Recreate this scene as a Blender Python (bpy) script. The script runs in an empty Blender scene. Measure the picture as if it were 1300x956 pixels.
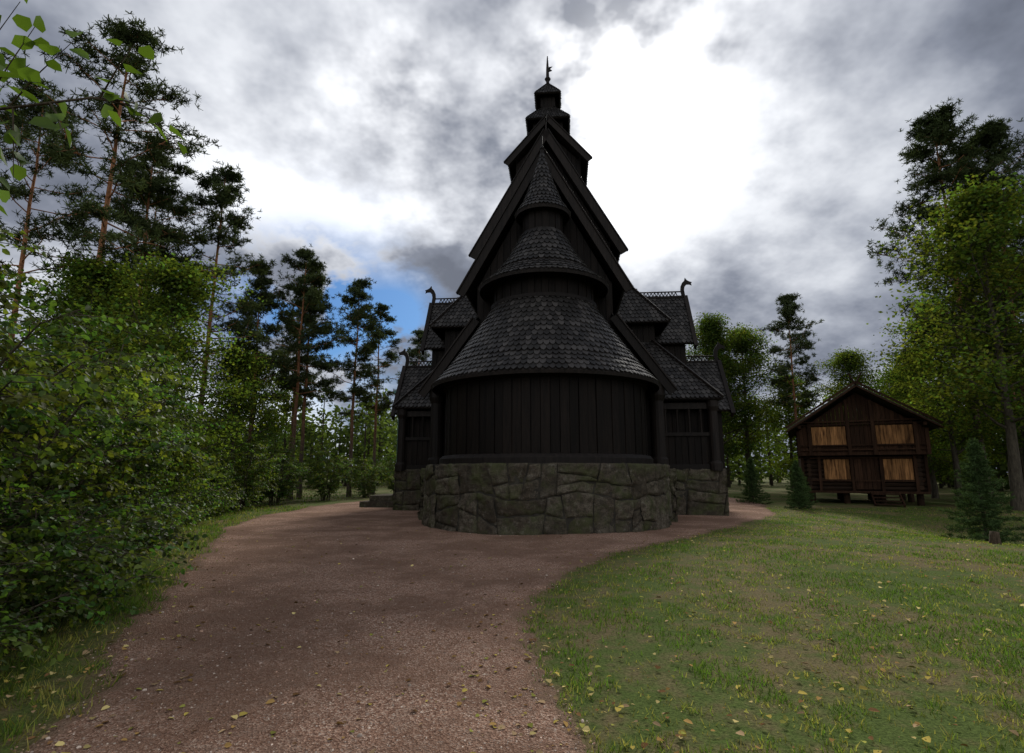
import bpy, math, random
import numpy as np
from mathutils import Vector, noise as mnoise
R=math.radians
scene=bpy.context.scene
scene.view_settings.view_transform='Standard'
scene.view_settings.look='None'
scene.view_settings.exposure=0
rng=np.random.default_rng(7)
random.seed(7)
COL=scene.collection

# ---------------------------------------------------------------- materials
def new_mat(name):
    m=bpy.data.materials.new(name); m.use_nodes=True
    nt=m.node_tree; nt.nodes.clear()
    return m,nt,nt.nodes,nt.links
def N(nt,t,**k):
    n=nt.nodes.new(t)
    for a,b in k.items(): setattr(n,a,b)
    return n
def ramp(nt,fac,stops):
    r=N(nt,'ShaderNodeValToRGB')
    while len(r.color_ramp.elements)<len(stops): r.color_ramp.elements.new(0.5)
    for e,(p,c) in zip(r.color_ramp.elements,stops):
        e.position=p; e.color=(*c,1)
    nt.links.new(fac,r.inputs[0]); return r.outputs[0]
def mixc(nt,fac,a,b,mode='MIX'):
    m=N(nt,'ShaderNodeMix',data_type='RGBA',blend_type=mode)
    for s,v in ((m.inputs[0],fac),(m.inputs[6],a),(m.inputs[7],b)):
        if hasattr(v,'is_linked'): nt.links.new(v,s)
        elif isinstance(v,(int,float)): s.default_value=v
        else: s.default_value=(*v,1)
    return m.outputs[2]
def mth(nt,op,a,b=0.0,c=None,clamp=False):
    m=N(nt,'ShaderNodeMath',operation=op,use_clamp=clamp)
    vals=[a,b]+([c] if c is not None else [])
    for i,v in enumerate(vals):
        if hasattr(v,'is_linked'): nt.links.new(v,m.inputs[i])
        else: m.inputs[i].default_value=v
    return m.outputs[0]
def noise(nt,vec,scale,detail=5,rough=.55,dist=0):
    n=N(nt,'ShaderNodeTexNoise'); n.inputs['Scale'].default_value=scale
    n.inputs['Detail'].default_value=detail; n.inputs['Roughness'].default_value=rough
    n.inputs['Distortion'].default_value=dist
    if vec is not None: nt.links.new(vec,n.inputs['Vector'])
    return n.outputs[0]
def objvec(nt,scale=(1,1,1)):
    tc=N(nt,'ShaderNodeTexCoord'); mp=N(nt,'ShaderNodeMapping')
    mp.inputs['Scale'].default_value=scale
    nt.links.new(tc.outputs['Object'],mp.inputs['Vector']); return mp.outputs[0]
def finish(nt,col,rough=.8,bump=None,bstr=.3,bdist=.02,spec=.3):
    p=N(nt,'ShaderNodeBsdfPrincipled'); o=N(nt,'ShaderNodeOutputMaterial')
    if hasattr(col,'is_linked'): nt.links.new(col,p.inputs['Base Color'])
    else: p.inputs['Base Color'].default_value=(*col,1)
    if hasattr(rough,'is_linked'): nt.links.new(rough,p.inputs['Roughness'])
    else: p.inputs['Roughness'].default_value=rough
    p.inputs['Specular IOR Level'].default_value=spec
    if bump is not None:
        b=N(nt,'ShaderNodeBump'); b.inputs['Strength'].default_value=bstr; b.inputs['Distance'].default_value=bdist
        nt.links.new(bump,b.inputs['Height']); nt.links.new(b.outputs[0],p.inputs['Normal'])
    nt.links.new(p.outputs[0],o.inputs[0]); return p

def mat_wood(name,c1,c2,rough=.65,grain=(9,9,.7),spec=.3):
    m,nt,_,_=new_mat(name)
    v=objvec(nt,grain); n=noise(nt,v,1.6,5,.6)
    g=N(nt,'ShaderNodeNewGeometry')
    c=ramp(nt,n,[(.3,c1),(.7,c2)])
    k=mth(nt,'MULTIPLY_ADD',g.outputs['Random Per Island'],.7,.65)
    cc=N(nt,'ShaderNodeCombineColor')
    for i in range(3): nt.links.new(k,cc.inputs[i])
    c=mixc(nt,1.0,c,cc.outputs[0],'MULTIPLY')
    finish(nt,c,rough,n,.5,.02,spec); return m
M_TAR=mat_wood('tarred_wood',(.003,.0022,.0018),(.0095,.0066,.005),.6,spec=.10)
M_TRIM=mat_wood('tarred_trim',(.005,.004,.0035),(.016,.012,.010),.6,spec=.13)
M_LOG=mat_wood('old_log',(.010,.006,.0035),(.036,.020,.011),.75,(1,1,9),.12)
M_PLANK=mat_wood('weathered_plank',(.035,.014,.006),(.30,.15,.058),.8,(7,7,.9),.1)
M_PLANKD=mat_wood('dark_plank',(.014,.0075,.0045),(.042,.021,.012),.8,(9,9,.8),.08)
def mat_shingle():
    m,nt,_,_=new_mat('tarred_shingle')
    v=objvec(nt); n=noise(nt,v,14,4); n2=noise(nt,v,.9,3)
    g=N(nt,'ShaderNodeNewGeometry')
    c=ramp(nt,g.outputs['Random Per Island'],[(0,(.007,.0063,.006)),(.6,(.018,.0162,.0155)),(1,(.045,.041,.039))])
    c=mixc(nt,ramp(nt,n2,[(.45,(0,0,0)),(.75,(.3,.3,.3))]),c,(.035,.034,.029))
    finish(nt,c,.55,n,.4,.01,.22); return m
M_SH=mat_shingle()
def mat_stone():
    m,nt,_,_=new_mat('granite_masonry')
    v=objvec(nt); n=noise(nt,v,2.2,7,.65); nf=noise(nt,v,26,5,.7); nm=noise(nt,v,1.3,5,.7); nv=noise(nt,v,6,5,.75)
    g=N(nt,'ShaderNodeNewGeometry')
    c=ramp(nt,g.outputs['Random Per Island'],[(0,(.06,.05,.037)),(.5,(.105,.091,.070)),(1,(.16,.137,.105))])
    c=mixc(nt,ramp(nt,n,[(.4,(0,0,0)),(.65,(.8,.8,.8))]),c,(.065,.049,.034))
    c=mixc(nt,ramp(nt,nv,[(.38,(.75,.75,.75)),(.52,(0,0,0))]),c,(.035,.031,.024))
    c=mixc(nt,ramp(nt,nf,[(.38,(.7,.7,.7)),(.56,(0,0,0))]),c,(.028,.025,.02))
    c=mixc(nt,ramp(nt,nv,[(.56,(0,0,0)),(.68,(.5,.5,.5))]),c,(.20,.19,.16))
    c=mixc(nt,ramp(nt,nm,[(.46,(0,0,0)),(.62,(.65,.65,.65))]),c,(.055,.066,.024))
    s=mth(nt,'ADD',mth(nt,'ADD',n,mth(nt,'MULTIPLY',nf,.7)),mth(nt,'MULTIPLY',nv,.7))
    finish(nt,c,.95,s,1.0,.06,.08); return m
M_STONE=mat_stone()
def mat_simple(name,c,rough=.8,sc=8,var=.5,spec=.3):
    m,nt,_,_=new_mat(name); v=objvec(nt); n=noise(nt,v,sc,5)
    cc=ramp(nt,n,[(.3,tuple(x*(1-var) for x in c)),(.7,tuple(x*(1+var) for x in c))])
    finish(nt,cc,rough,n,.3,.01,spec); return m
M_MORTAR=mat_simple('mortar',(.03,.027,.021),.95)
M_POLE=mat_simple('painted_pole',(.06,.14,.12),.5,8,.2)
SOIL=(.18,.12,.08)
def edgefac(nt,n):
    a=N(nt,'ShaderNodeAttribute',attribute_name='col'); s=N(nt,'ShaderNodeSeparateColor'); nt.links.new(a.outputs[0],s.inputs[0])
    return mth(nt,'MULTIPLY_ADD',n,3.0,mth(nt,'MULTIPLY_ADD',s.outputs[0],2.6,-2.8),clamp=True)
def mat_ground():
    m,nt,_,_=new_mat('grass_ground'); v=objvec(nt)
    n1=noise(nt,v,.45,4,.6); n2=noise(nt,v,3.5,5,.65); n3=noise(nt,v,45,3,.7)
    g=ramp(nt,n3,[(.3,(.028,.045,.010)),(.7,(.09,.13,.030))])
    s=ramp(nt,n3,[(.3,(.06,.045,.022)),(.7,(.18,.14,.075))])
    f=mth(nt,'ADD',mth(nt,'MULTIPLY',n1,.6),mth(nt,'MULTIPLY',n2,.5))
    c=mixc(nt,ramp(nt,f,[(.49,(0.05,)*3),(.62,(.9,)*3)]),g,s)
    c=mixc(nt,edgefac(nt,n2),c,s)
    finish(nt,c,.95,mth(nt,'ADD',n3,n2),.7,.03,.05); return m
M_GROUND=mat_ground()
def mat_path():
    m,nt,_,_=new_mat('gravel'); v=objvec(nt)
    vo=N(nt,'ShaderNodeTexVoronoi'); vo.inputs['Scale'].default_value=70; nt.links.new(v,vo.inputs['Vector'])
    n1=noise(nt,v,.55,6,.65); n2=noise(nt,v,5,5,.65); n3=noise(nt,v,120,2,.7)
    sep=N(nt,'ShaderNodeSeparateColor'); nt.links.new(vo.outputs['Color'],sep.inputs[0])
    c=ramp(nt,sep.outputs[0],[(0,(.16,.083,.055)),(.35,(.34,.20,.14)),(.7,(.49,.305,.22)),(1,(.72,.56,.45))])
    c=mixc(nt,ramp(nt,n3,[(.4,(.65,)*3),(.6,(0,)*3)]),c,(.12,.066,.044))
    c=mixc(nt,ramp(nt,n1,[(.42,(0,)*3),(.56,(.7,)*3)]),c,(.165,.095,.064))
    c=mixc(nt,ramp(nt,n2,[(.5,(0,)*3),(.70,(.5,)*3)]),c,(.24,.165,.125))
    c=mixc(nt,mth(nt,'MULTIPLY',edgefac(nt,n2),.75),c,SOIL)
    finish(nt,c,.95,mth(nt,'ADD',vo.outputs['Distance'],mth(nt,'MULTIPLY',n2,.8)),.9,.03,.08); return m
M_PATH=mat_path()
def mat_leaf(name,trans=.35,rough=None,tint=(1.3,1.5,.6)):
    m,nt,_,_=new_mat(name)
    a=N(nt,'ShaderNodeAttribute',attribute_name='col'); o=N(nt,'ShaderNodeOutputMaterial')
    if rough:
        p=N(nt,'ShaderNodeBsdfPrincipled'); p.inputs['Roughness'].default_value=rough; p.inputs['Specular IOR Level'].default_value=.2
    else: p=N(nt,'ShaderNodeBsdfDiffuse')
    nt.links.new(a.outputs[0],p.inputs[0])
    if trans>0:
        t=N(nt,'ShaderNodeBsdfTranslucent'); mx=N(nt,'ShaderNodeMixShader')
        c=mixc(nt,1.0,a.outputs[0],tint,'MULTIPLY'); nt.links.new(c,t.inputs[0])
        mx.inputs[0].default_value=trans
        nt.links.new(p.outputs[0],mx.inputs[1]); nt.links.new(t.outputs[0],mx.inputs[2]); nt.links.new(mx.outputs[0],o.inputs[0])
    else: nt.links.new(p.outputs[0],o.inputs[0])
    return m
M_LEAF=mat_leaf('leaf',.5,.5,(1.55,1.55,.6)); M_LEAFF=mat_leaf('crown_leaf',.5,None,(1.6,1.6,.6)); M_NEED=mat_leaf('needles',.22,None,(1.3,1.3,.7)); M_GRASS=mat_leaf('grass_blade',.4,None); M_DEAD=mat_leaf('dry_leaf',0,None)
def mat_bark():
    m,nt,_,_=new_mat('bark'); a=N(nt,'ShaderNodeAttribute',attribute_name='col')
    v=objvec(nt,(6,6,1.5)); n=noise(nt,v,3,4,.7)
    k=ramp(nt,n,[(.3,(.4,.4,.4)),(.7,(1.4,1.4,1.4))])
    c=mixc(nt,1.0,a.outputs[0],k,'MULTIPLY'); finish(nt,c,.9,n,.8,.03,.1); return m
M_BARK=mat_bark()

# ---------------------------------------------------------------- geometry accumulators
class Geo:
    def __init__(s): s.V=[];s.F=[];s.C=[];s.M=[];s.n=0
    def add(s,v,f,c,m):
        s.V.append(v);s.F.append(f+s.n);s.C.append(np.broadcast_to(c,(len(v),3)));s.M.append(np.full(len(f),m,np.int32));s.n+=len(v)
    def mesh(s,name,mats):
        V=np.concatenate(s.V).astype(np.float32);F=np.concatenate(s.F).astype(np.int32);C=np.concatenate(s.C);Mi=np.concatenate(s.M)
        me=bpy.data.meshes.new(name); me.vertices.add(len(V)); me.vertices.foreach_set('co',V.ravel())
        me.loops.add(F.size); me.loops.foreach_set('vertex_index',F.ravel())
        me.polygons.add(len(F)); me.polygons.foreach_set('loop_start',np.arange(len(F),dtype=np.int32)*4)
        me.polygons.foreach_set('material_index',Mi)
        me.update(calc_edges=True)
        at=me.attributes.new('col','FLOAT_COLOR','POINT')
        cc=np.ones((len(V),4),np.float32); cc[:,:3]=C; at.data.foreach_set('color',cc.ravel())
        for m in mats: me.materials.append(m)
        return me
def obj(name,me,loc=(0,0,0),rz=0,sc=1,parent=None):
    o=bpy.data.objects.new(name,me); COL.objects.link(o); o.location=loc; o.rotation_euler=(0,0,rz)
    o.scale=(sc,sc,sc) if not hasattr(sc,'__len__') else sc
    if parent: o.parent=parent
    return o
def nrm(a): return a/np.maximum(np.linalg.norm(a,axis=-1,keepdims=True),1e-9)
def tube(g,pts,rad,c,n=6,m=0):
    pts=np.asarray(pts,float); k=len(pts)
    d=np.gradient(pts,axis=0); d=nrm(d)
    ref=np.array([1,0,0]) if abs(d[0][0])<.7 else np.array([0,1,0])
    u=nrm(np.cross(d,ref)); w=np.cross(d,u)
    a=np.arange(n)*2*np.pi/n
    v=(pts[:,None]+np.asarray(rad)[:,None,None]*(np.cos(a)[None,:,None]*u[:,None]+np.sin(a)[None,:,None]*w[:,None])).reshape(-1,3)
    i=np.arange(k-1)[:,None]*n; j=np.arange(n)[None]; j2=(j+1)%n
    f=np.stack([i+j,i+j2,i+n+j2,i+n+j],-1).reshape(-1,4)
    g.add(v,f,np.repeat(np.broadcast_to(c,(k,3)),n,0) if np.ndim(c)>1 else c,m)
def leaves(g,P,L,W,col,rg,near=False,flat=.6,m=1,D=None):
    n=len(P); L=L*rg.uniform(.65,1.25,(n,1)); W=W*rg.uniform(.75,1.2,(n,1))
    d=rg.normal(size=(n,3))*[1,1,.5]+[0,0,-.3]
    if D is not None: d=d*.5+D
    d=nrm(d); nn=nrm(rg.normal(size=(n,3))*(1-flat)+np.array([0,0,1])*flat)
    s=nrm(np.cross(d,nn)); nn=np.cross(s,d)
    if near:
        v=np.stack([P,P+d*L*.3+s*W*.5+nn*W*.15,P+d*L*.72+s*W*.42+nn*W*.1-nn*L*.05,P+d*L-nn*L*.14,
                    P+d*L*.72-s*W*.42+nn*W*.1-nn*L*.05,P+d*L*.3-s*W*.5+nn*W*.15],1).reshape(-1,3)
        b=np.arange(n)[:,None]*6
        f=np.concatenate([b+[0,1,2,3],b+[0,3,4,5]]); k=6
    else:
        v=np.stack([P,P+d*L*.5+s*W*.5,P+d*L,P+d*L*.5-s*W*.5],1).reshape(-1,3)
        f=np.arange(n)[:,None]*4+np.arange(4); k=4
    g.add(v,f,np.repeat(np.broadcast_to(col,(n,3)),k,0),m)
def needles(g,T,per,L,W,col,rg,m=1):
    n=len(T)*per; P=np.repeat(T,per,0); c=np.repeat(np.broadcast_to(col,(len(T),3)),per,0)*rg.uniform(.6,1.4,(n,1))
    d=nrm(rg.normal(size=(n,3))*[1,1,.8]+[0,0,.35]); s=nrm(np.cross(d,rg.normal(size=(n,3))))
    L=L*rg.uniform(.7,1.3,(n,1))
    v=np.stack([P-s*W*.5,P+s*W*.5,P+d*L+s*W*.35,P+d*L-s*W*.35],1).reshape(-1,3)
    g.add(v,np.arange(n)[:,None]*4+np.arange(4),np.repeat(c,4,0),m)

def skeleton(g,rg,H,cb,cr,nl,tr,barkf,sub=7,up=(.1,.7),lean=.02,env=None,tsides=9):
    k=12; ts=np.linspace(0,1,k)
    wx=np.cumsum(rg.normal(size=k)*lean*H/6); wy=np.cumsum(rg.normal(size=k)*lean*H/6); wx-=wx[0];wy-=wy[0]
    tp=np.stack([wx,wy,ts*H],1); tr_=tr*(1-ts*.88)+ .35*tr*np.exp(-ts*30)
    tube(g,tp-[0,0,.1],tr_,barkf(ts),tsides)
    cl=[]
    def at(t): return np.array([np.interp(t,ts,tp[:,i]) for i in range(3)])
    for i in range(nl):
        t=cb+(1-cb)*((i+rg.uniform(0,1))/nl)**.9; t=min(t,.985)
        q=(t-cb)/(1-cb); e=cr*env(q)*rg.uniform(.5,1.2)
        az=i*2.4+rg.normal()*.35; el=up[0]+(up[1]-up[0])*q+rg.normal()*.15
        p=at(t); d=np.array([math.cos(az)*math.cos(el),math.sin(az)*math.cos(el),math.sin(el)])
        pts=[p]; dd=d.copy()
        for s in range(4):
            dd=nrm(dd+rg.normal(size=3)*.16+np.array([0,0,.05])); pts.append(pts[-1]+dd*e/4)
        pts=np.array(pts); r0=max(.018,tr*(1-t*.85)*.4)
        tube(g,pts,np.linspace(r0,.012,5),barkf(np.array([t]*5)),5)
        for j in range(sub):
            f=rg.uniform(.3,1.0); x=f*4; a=int(min(3,x)); b=pts[a]+(pts[a+1]-pts[a])*(x-a)
            sd=nrm(d*.6+rg.normal(size=3)*[.8,.8,.4]); ln=e*rg.uniform(.15,.38)
            en=b+sd*ln; tube(g,[b,b+sd*ln*.5+[0,0,-.02],en],[.014,.009,.005],barkf(np.array([t]*3)),3)
            cl.append(en); cl.append(b+sd*ln*.5)
    cl.append(at(.99)+[0,0,.1])
    return np.array(cl)

def grey(ts): return np.outer(1-0*ts,(.07,.06,.045))
def pinebark(ts):
    a=np.clip((ts-.2)/.3,0,1)[:,None]; return np.array([.09,.07,.055])*(1-a)+np.array([.30,.14,.07])*a
def broadleaf(seed,H=9,cb=.2,cr=3,nl=40,per=60,L=.12,col=(.06,.09,.02),sub=7,rc=.42):
    rg=np.random.default_rng(seed); g=Geo()
    cl=skeleton(g,rg,H,cb,cr,nl,H*.014+.03,grey,sub,(.15,.95),.02,lambda q:(max(.12,math.sin(math.pi*min(1,q*.8+.2)))**.75))
    n=len(cl); keep=rg.random(n)<.85; cl=cl[keep]; n=len(cl)
    cb_=rg.uniform(.4,1.45,(n,1)); hue=rg.uniform(-1,1,(n,1))
    P=np.repeat(cl,per,0)+rg.normal(size=(n*per,3))*[rc,rc,rc*.5]
    c=np.array(col)*np.repeat(cb_,per,0)*rg.uniform(.65,1.35,(n*per,1)); c=c*(1+np.repeat(hue,per,0)*[.28,.0,-.1])
    leaves(g,P,L,L*.75,c,rg)
    return g.mesh('broadleaf_mesh',[M_BARK,M_LEAFF])
def pine(seed,H=18,cb=.5,cr=2.6,nl=30,sub=5,tuf=8,per=13,col=(.05,.068,.030),spread=.24):
    rg=np.random.default_rng(seed); g=Geo()
    cl=skeleton(g,rg,H,cb,cr,nl,H*.0085+.02,pinebark,sub,(-.1,.6),.012,lambda q:(.55+.65*math.sin(math.pi*min(1,q*.9+.1)))*(1-.62*q**2.2))
    for i in range(12):
        z=rg.uniform(.25,cb+.1)*H; az=rg.uniform(0,6.28); l=rg.uniform(.4,1.6)
        tube(g,[[0,0,z],[math.cos(az)*l,math.sin(az)*l,z+.1]],[.022,.006],np.array([[.05,.04,.035]]*2),3)
    n=len(cl); T=np.repeat(cl,tuf,0)+rg.normal(size=(n*tuf,3))*[spread,spread,spread*.4]
    c=np.array(col)*np.repeat(rg.uniform(.5,1.4,(n,1)),tuf,0)
    needles(g,T,per,.18,.03,c,rg)
    return g.mesh('pine_mesh',[M_BARK,M_NEED])
def spruce(seed,H=3.2,rb=1.2,col=(.045,.075,.028)):
    rg=np.random.default_rng(seed); g=Geo()
    tube(g,[[0,0,-.1],[0,0,H*.5],[0,0,H]],[.05*H/3,.03*H/3,.006],np.array([[.05,.04,.03]]*3),6)
    T=[];
    nl=int(95)
    for i in range(nl):
        q=(i/nl)**.9; z=H*(.03+.95*q); l=rb*(1-q)**.85*rg.uniform(.6,1.2)+.05; az=i*2.4+rg.normal()*.2
        d=np.array([math.cos(az),math.sin(az),0])
        p=[np.array([0,0,z]),np.array([0,0,z-.08*l])+d*l*.6,np.array([0,0,z+.02*l])+d*l]
        tube(g,p,[.014,.008,.004],np.array([[.05,.04,.03]]*3),3)
        m=int(10+26*l)
        f=rg.uniform(.1,1,m)[:,None]; side=rg.normal(size=(m,1))*.18*l*(1.1-f)
        T.append(np.array([0,0,z])+d*l*f+np.array([-d[1],d[0],0])*side+np.array([0,0,1])*(-.12*l*f*(1-f)*2+rg.normal(size=(m,1))*.02))
    T=np.concatenate(T); c=np.array(col)*rg.uniform(.6,1.5,(len(T),1))
    needles(g,T,9,.09,.014,c,rg); return g.mesh('spruce_mesh',[M_BARK,M_NEED])
def twigleaves(g,rg,a,b,nL,L,col,near=True):
    f=np.linspace(.1,1,nL)[:,None]; P=a+(b-a)*f+rg.normal(size=(nL,3))*.025
    ax=nrm((b-a)[None])[0]; side=nrm(np.cross(ax,[0,0,1.])[None])[0]*np.where(np.arange(nL)%2,1,-1)[:,None]
    leaves(g,P,L,L*.78,col,rg,near,.66,1,D=side*.7+ax*.45+np.array([0,0,-.25]))
def shrub(seed,H=4.3,Rd=1.9,ns=20,nt=28,nl=18,L=.088,col=(.085,.13,.027)):
    rg=np.random.default_rng(seed); g=Geo(); bk=np.array([[.07,.06,.04]]*7)
    for i in range(ns):
        az=i*2.4+rg.normal()*.3; rr=Rd*math.sqrt((i+.5)/ns)*rg.uniform(.8,1.15); h=H*(1-.5*(rr/Rd)**2)*rg.uniform(.7,1.15)
        b=np.array([math.cos(az)*.25,math.sin(az)*.25,-.05]); d=np.array([math.cos(az),math.sin(az),0])
        t=np.linspace(0,1,7)[:,None]
        pts=b+d*rr*t**1.5+np.array([0,0,1])*h*(1-(1-t)**1.4)+rg.normal(size=(7,3))*.04
        tube(g,pts,np.linspace(.03,.006,7),bk,5)
        cb_=rg.uniform(.65,1.3)
        for j in range(nt):
            f=rg.uniform(.1,1)**.85; x=f*6; a=int(min(5,x)); p=pts[a]+(pts[a+1]-pts[a])*(x-a)
            td=nrm((d*.9+rg.normal(size=3)*[.8,.8,.35]+np.array([0,0,.08]))[None])[0]; ln=rg.uniform(.35,.95)
            q=p+td*ln+np.array([0,0,-.12*ln]); tube(g,[p,(p+q)/2+[0,0,.03],q],[.007,.005,.002],bk[:3],3)
            c=np.array(col)*cb_*rg.uniform(.4,1.45)*rg.uniform(.75,1.25,(nl,1))*(1+rg.uniform(-1,1)*np.array([.35,0,-.1]))
            twigleaves(g,rg,p,q,nl,L,c)
    return g.mesh('shrub_mesh',[M_BARK,M_LEAF])

# ---------------------------------------------------------------- terrain
def hz(x,y):
    x=np.asarray(x,float);y=np.asarray(y,float)
    z=.16*np.exp(-((x-6)**2/16+(y-10.5)**2/14))
    z=z-.85*np.exp(-((x-17.5)**2/22+(y-17.5)**2/34))
    z=z+.12*np.exp(-((x+8)**2/8+(y-8)**2/40))
    z=z+.02*np.sin(x*1.1+.5*np.sin(y*.7))*np.sin(y*.9+1)
    return z
def H0(x,y): return float(hz(x,y))
def grid_mesh(name,xs,ys,zf,mat,keep=None,cf=None):
    X,Y=np.meshgrid(xs,ys); Z=zf(X,Y); nx=len(xs)
    V=np.stack([X,Y,Z],-1).reshape(-1,3)
    i,j=np.meshgrid(np.arange(len(xs)-1),np.arange(len(ys)-1)); b=(j*nx+i).ravel()
    F=np.stack([b,b+1,b+nx+1,b+nx],1)
    if keep is not None:
        K=keep(X,Y).ravel(); F=F[K[F].any(1)]
    C=np.repeat(cf(X,Y).reshape(-1,1),3,1) if cf else (1,1,1)
    g=Geo(); g.add(V,F,C,0); me=g.mesh(name,[mat])
    me.polygons.foreach_set('use_smooth',np.ones(len(F),bool)); return me
def axis(a,b,st,far):
    m=list(np.arange(a,b+st/2,st)); s=st; v=b
    hi=[]; 
    while v<far: s*=1.35; v+=s; hi.append(v)
    s=st; v=a; lo=[]
    while v>-far: s*=1.35; v-=s; lo.append(v)
    return np.array(lo[::-1]+m+hi)
PATH=[(-2.0,-3),(-2.5,2.5),(-3.16,4.6),(-4.5,7.5),(-6.4,11.9),(-8.3,16.4),(-9.4,22),(-9.6,27),(-8.5,33),(-8,60),(-4.5,60),(-5,34),(0,25),(6.5,22),(8.6,28),(9,42),(15,42),(13.2,30),(10.5,22.6),(7.0,17.6),(3.7,13.1),(2.0,11.2),(.9,9.2),(.22,7.4),(.1,6.4),(.24,4.6),(.5,3),(1.2,-3)]
def sdpoly(x,y,poly):
    x=np.asarray(x,float);y=np.asarray(y,float); d=np.full(x.shape,1e9); ins=np.zeros(x.shape,bool); n=len(poly)
    for i in range(n):
        ax,ay=poly[i];bx,by=poly[(i+1)%n]; ex,ey=bx-ax,by-ay
        t=np.clip(((x-ax)*ex+(y-ay)*ey)/(ex*ex+ey*ey),0,1)
        d=np.minimum(d,np.hypot(x-ax-t*ex,y-ay-t*ey))
        with np.errstate(divide='ignore',invalid='ignore'):
            c=((ay>y)!=(by>y))&(x<(bx-ax)*(y-ay)/(by-ay if by!=ay else 1e-9)+ax)
        ins^=c
    return np.where(ins,d,-d)
def vnoise(x,y,seed=0):
    x=np.asarray(x,float);y=np.asarray(y,float)
    def h(i,j):
        k=(i.astype(np.int64)*73856093)^(j.astype(np.int64)*19349663)^(seed*83492791); k=(k*1103515245+12345)&0x7fffffff; k=(k^(k>>13))*1274126177&0x7fffffff
        return (k%10007)/10007.
    i=np.floor(x);j=np.floor(y);fx=x-i;fy=y-j;fx=fx*fx*(3-2*fx);fy=fy*fy*(3-2*fy)
    return (h(i,j)*(1-fx)+h(i+1,j)*fx)*(1-fy)+(h(i,j+1)*(1-fx)+h(i+1,j+1)*fx)*fy
def fb(x,y,s,seed=0): return vnoise(x*s,y*s,seed)*.5+vnoise(x*s*2.1,y*s*2.1,seed+1)*.3+vnoise(x*s*4.3,y*s*4.3,seed+2)*.2
def psd(x,y): return sdpoly(x,y,PATH)+(fb(x,y,.8,3)-.5)*.5+(fb(x,y,6,9)-.5)*.26
def edgec(x,y): s=psd(x,y); return np.exp(-(s/.2)**2)
gnd=obj('ground',grid_mesh('ground',axis(-16,24,.2,1500),axis(-3,40,.2,1500),hz,M_GROUND,None,edgec))
def pathz(x,y):
    s=psd(x,y); return hz(x,y)+np.clip(s*.12,-.06,.014)
obj('gravel_path',grid_mesh('gravel_path',np.arange(-12,17,.08),np.concatenate([np.arange(-3,22,.08),np.arange(22,60,.4)]),pathz,M_PATH,lambda x,y:psd(x,y)>-.25,edgec))

# ---------------------------------------------------------------- church
AX=R(3.4); HEAD=R(5.4)
D0=18.6
church=bpy.data.objects.new('stave_church',None); COL.objects.link(church)
church.location=(D0*math.sin(AX),D0*math.cos(AX),0); church.rotation_euler=(0,0,-HEAD)
def ch_local(X,Y):
    dx=X-church.location.x; dy=Y-church.location.y; c,s=math.cos(HEAD),math.sin(HEAD)
    return dx*c-dy*s, dx*s+dy*c
class PM:
    def __init__(s): s.v=[];s.f=[]
    def poly(s,pts): b=len(s.v); s.v+= [tuple(p) for p in pts]; s.f.append(tuple(range(b,b+len(pts))))
    def raw(s,v,f): b=len(s.v); s.v+=[tuple(p) for p in v]; s.f+=[tuple(i+b for i in q) for q in f]
    def hexa(s,v): s.raw(v,[(0,3,2,1),(4,5,6,7),(0,1,5,4),(1,2,6,5),(2,3,7,6),(3,0,4,7)])
    def box(s,x0,x1,y0,y1,z0,z1): s.hexa([(x0,y0,z0),(x1,y0,z0),(x1,y1,z0),(x0,y1,z0),(x0,y0,z1),(x1,y0,z1),(x1,y1,z1),(x0,y1,z1)])
    def extr(s,pts,vec):
        n=len(pts); v=[Vector(p) for p in pts]; w=[p+Vector(vec) for p in v]
        s.raw(v+w,[tuple(range(n))[::-1],tuple(range(n,2*n))]+[(i,(i+1)%n,(i+1)%n+n,i+n) for i in range(n)])
    def beam(s,a,b,w,h,up=(0,0,1)):
        a=Vector(a);b=Vector(b);d=(b-a).normalized();sd=d.cross(Vector(up)).normalized();u=sd.cross(d)
        o=[-sd*w/2-u*h/2,sd*w/2-u*h/2,sd*w/2+u*h/2,-sd*w/2+u*h/2]
        s.hexa([a+q for q in o]+[b+q for q in o])
    def rev(s,prof,cx=0,cy=0,a0=0,a1=2*math.pi,n=24):
        v=[];f=[];k=len(prof)
        for i in range(n+1):
            a=a0+(a1-a0)*i/n
            for r,z in prof: v.append((cx+r*math.sin(a),cy-r*math.cos(a),z))
        for i in range(n):
            for j in range(k-1): f.append((i*k+j,(i+1)*k+j,(i+1)*k+j+1,i*k+j+1))
        s.raw(v,f)
    def obj(s,name,mat,parent=church,smooth=False,bevel=0):
        me=bpy.data.meshes.new(name); me.from_pydata([tuple(p) for p in s.v],[],s.f); me.materials.append(mat)
        if smooth:
            for p in me.polygons: p.use_smooth=True
        o=obj(name,me,parent=parent)
        if bevel:
            b=o.modifiers.new('b','BEVEL'); b.width=bevel; b.segments=2; b.limit_method='ANGLE'
        return o
SH=PM(); SLAB=PM(); TRIM=PM(); WALL=PM()
def shingle(p,t,d,n,w,h):
    j=random.uniform(-.006,.012); jd=random.uniform(-.014,.014)
    p=p+d*jd; o1=.006; o2=.048+j
    TL=p-d*h-t*w/2+n*o1; TR=p-d*h+t*w/2+n*o1
    SL=p-d*.115-t*w/2+n*(o2-.008); SR=p-d*.115+t*w/2+n*(o2-.008); TP=p+n*o2
    ML=p-d*.035-t*w*.28+n*o2; MR=p-d*.035+t*w*.28+n*o2
    k=n*-.038
    SH.raw([TL,SL,ML,TP,MR,SR,TR,SL+k,ML+k,TP+k,MR+k,SR+k],[(0,1,2,3,4,5,6),(1,7,8,2),(2,8,9,3),(3,9,10,4),(4,10,11,5)])
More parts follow.
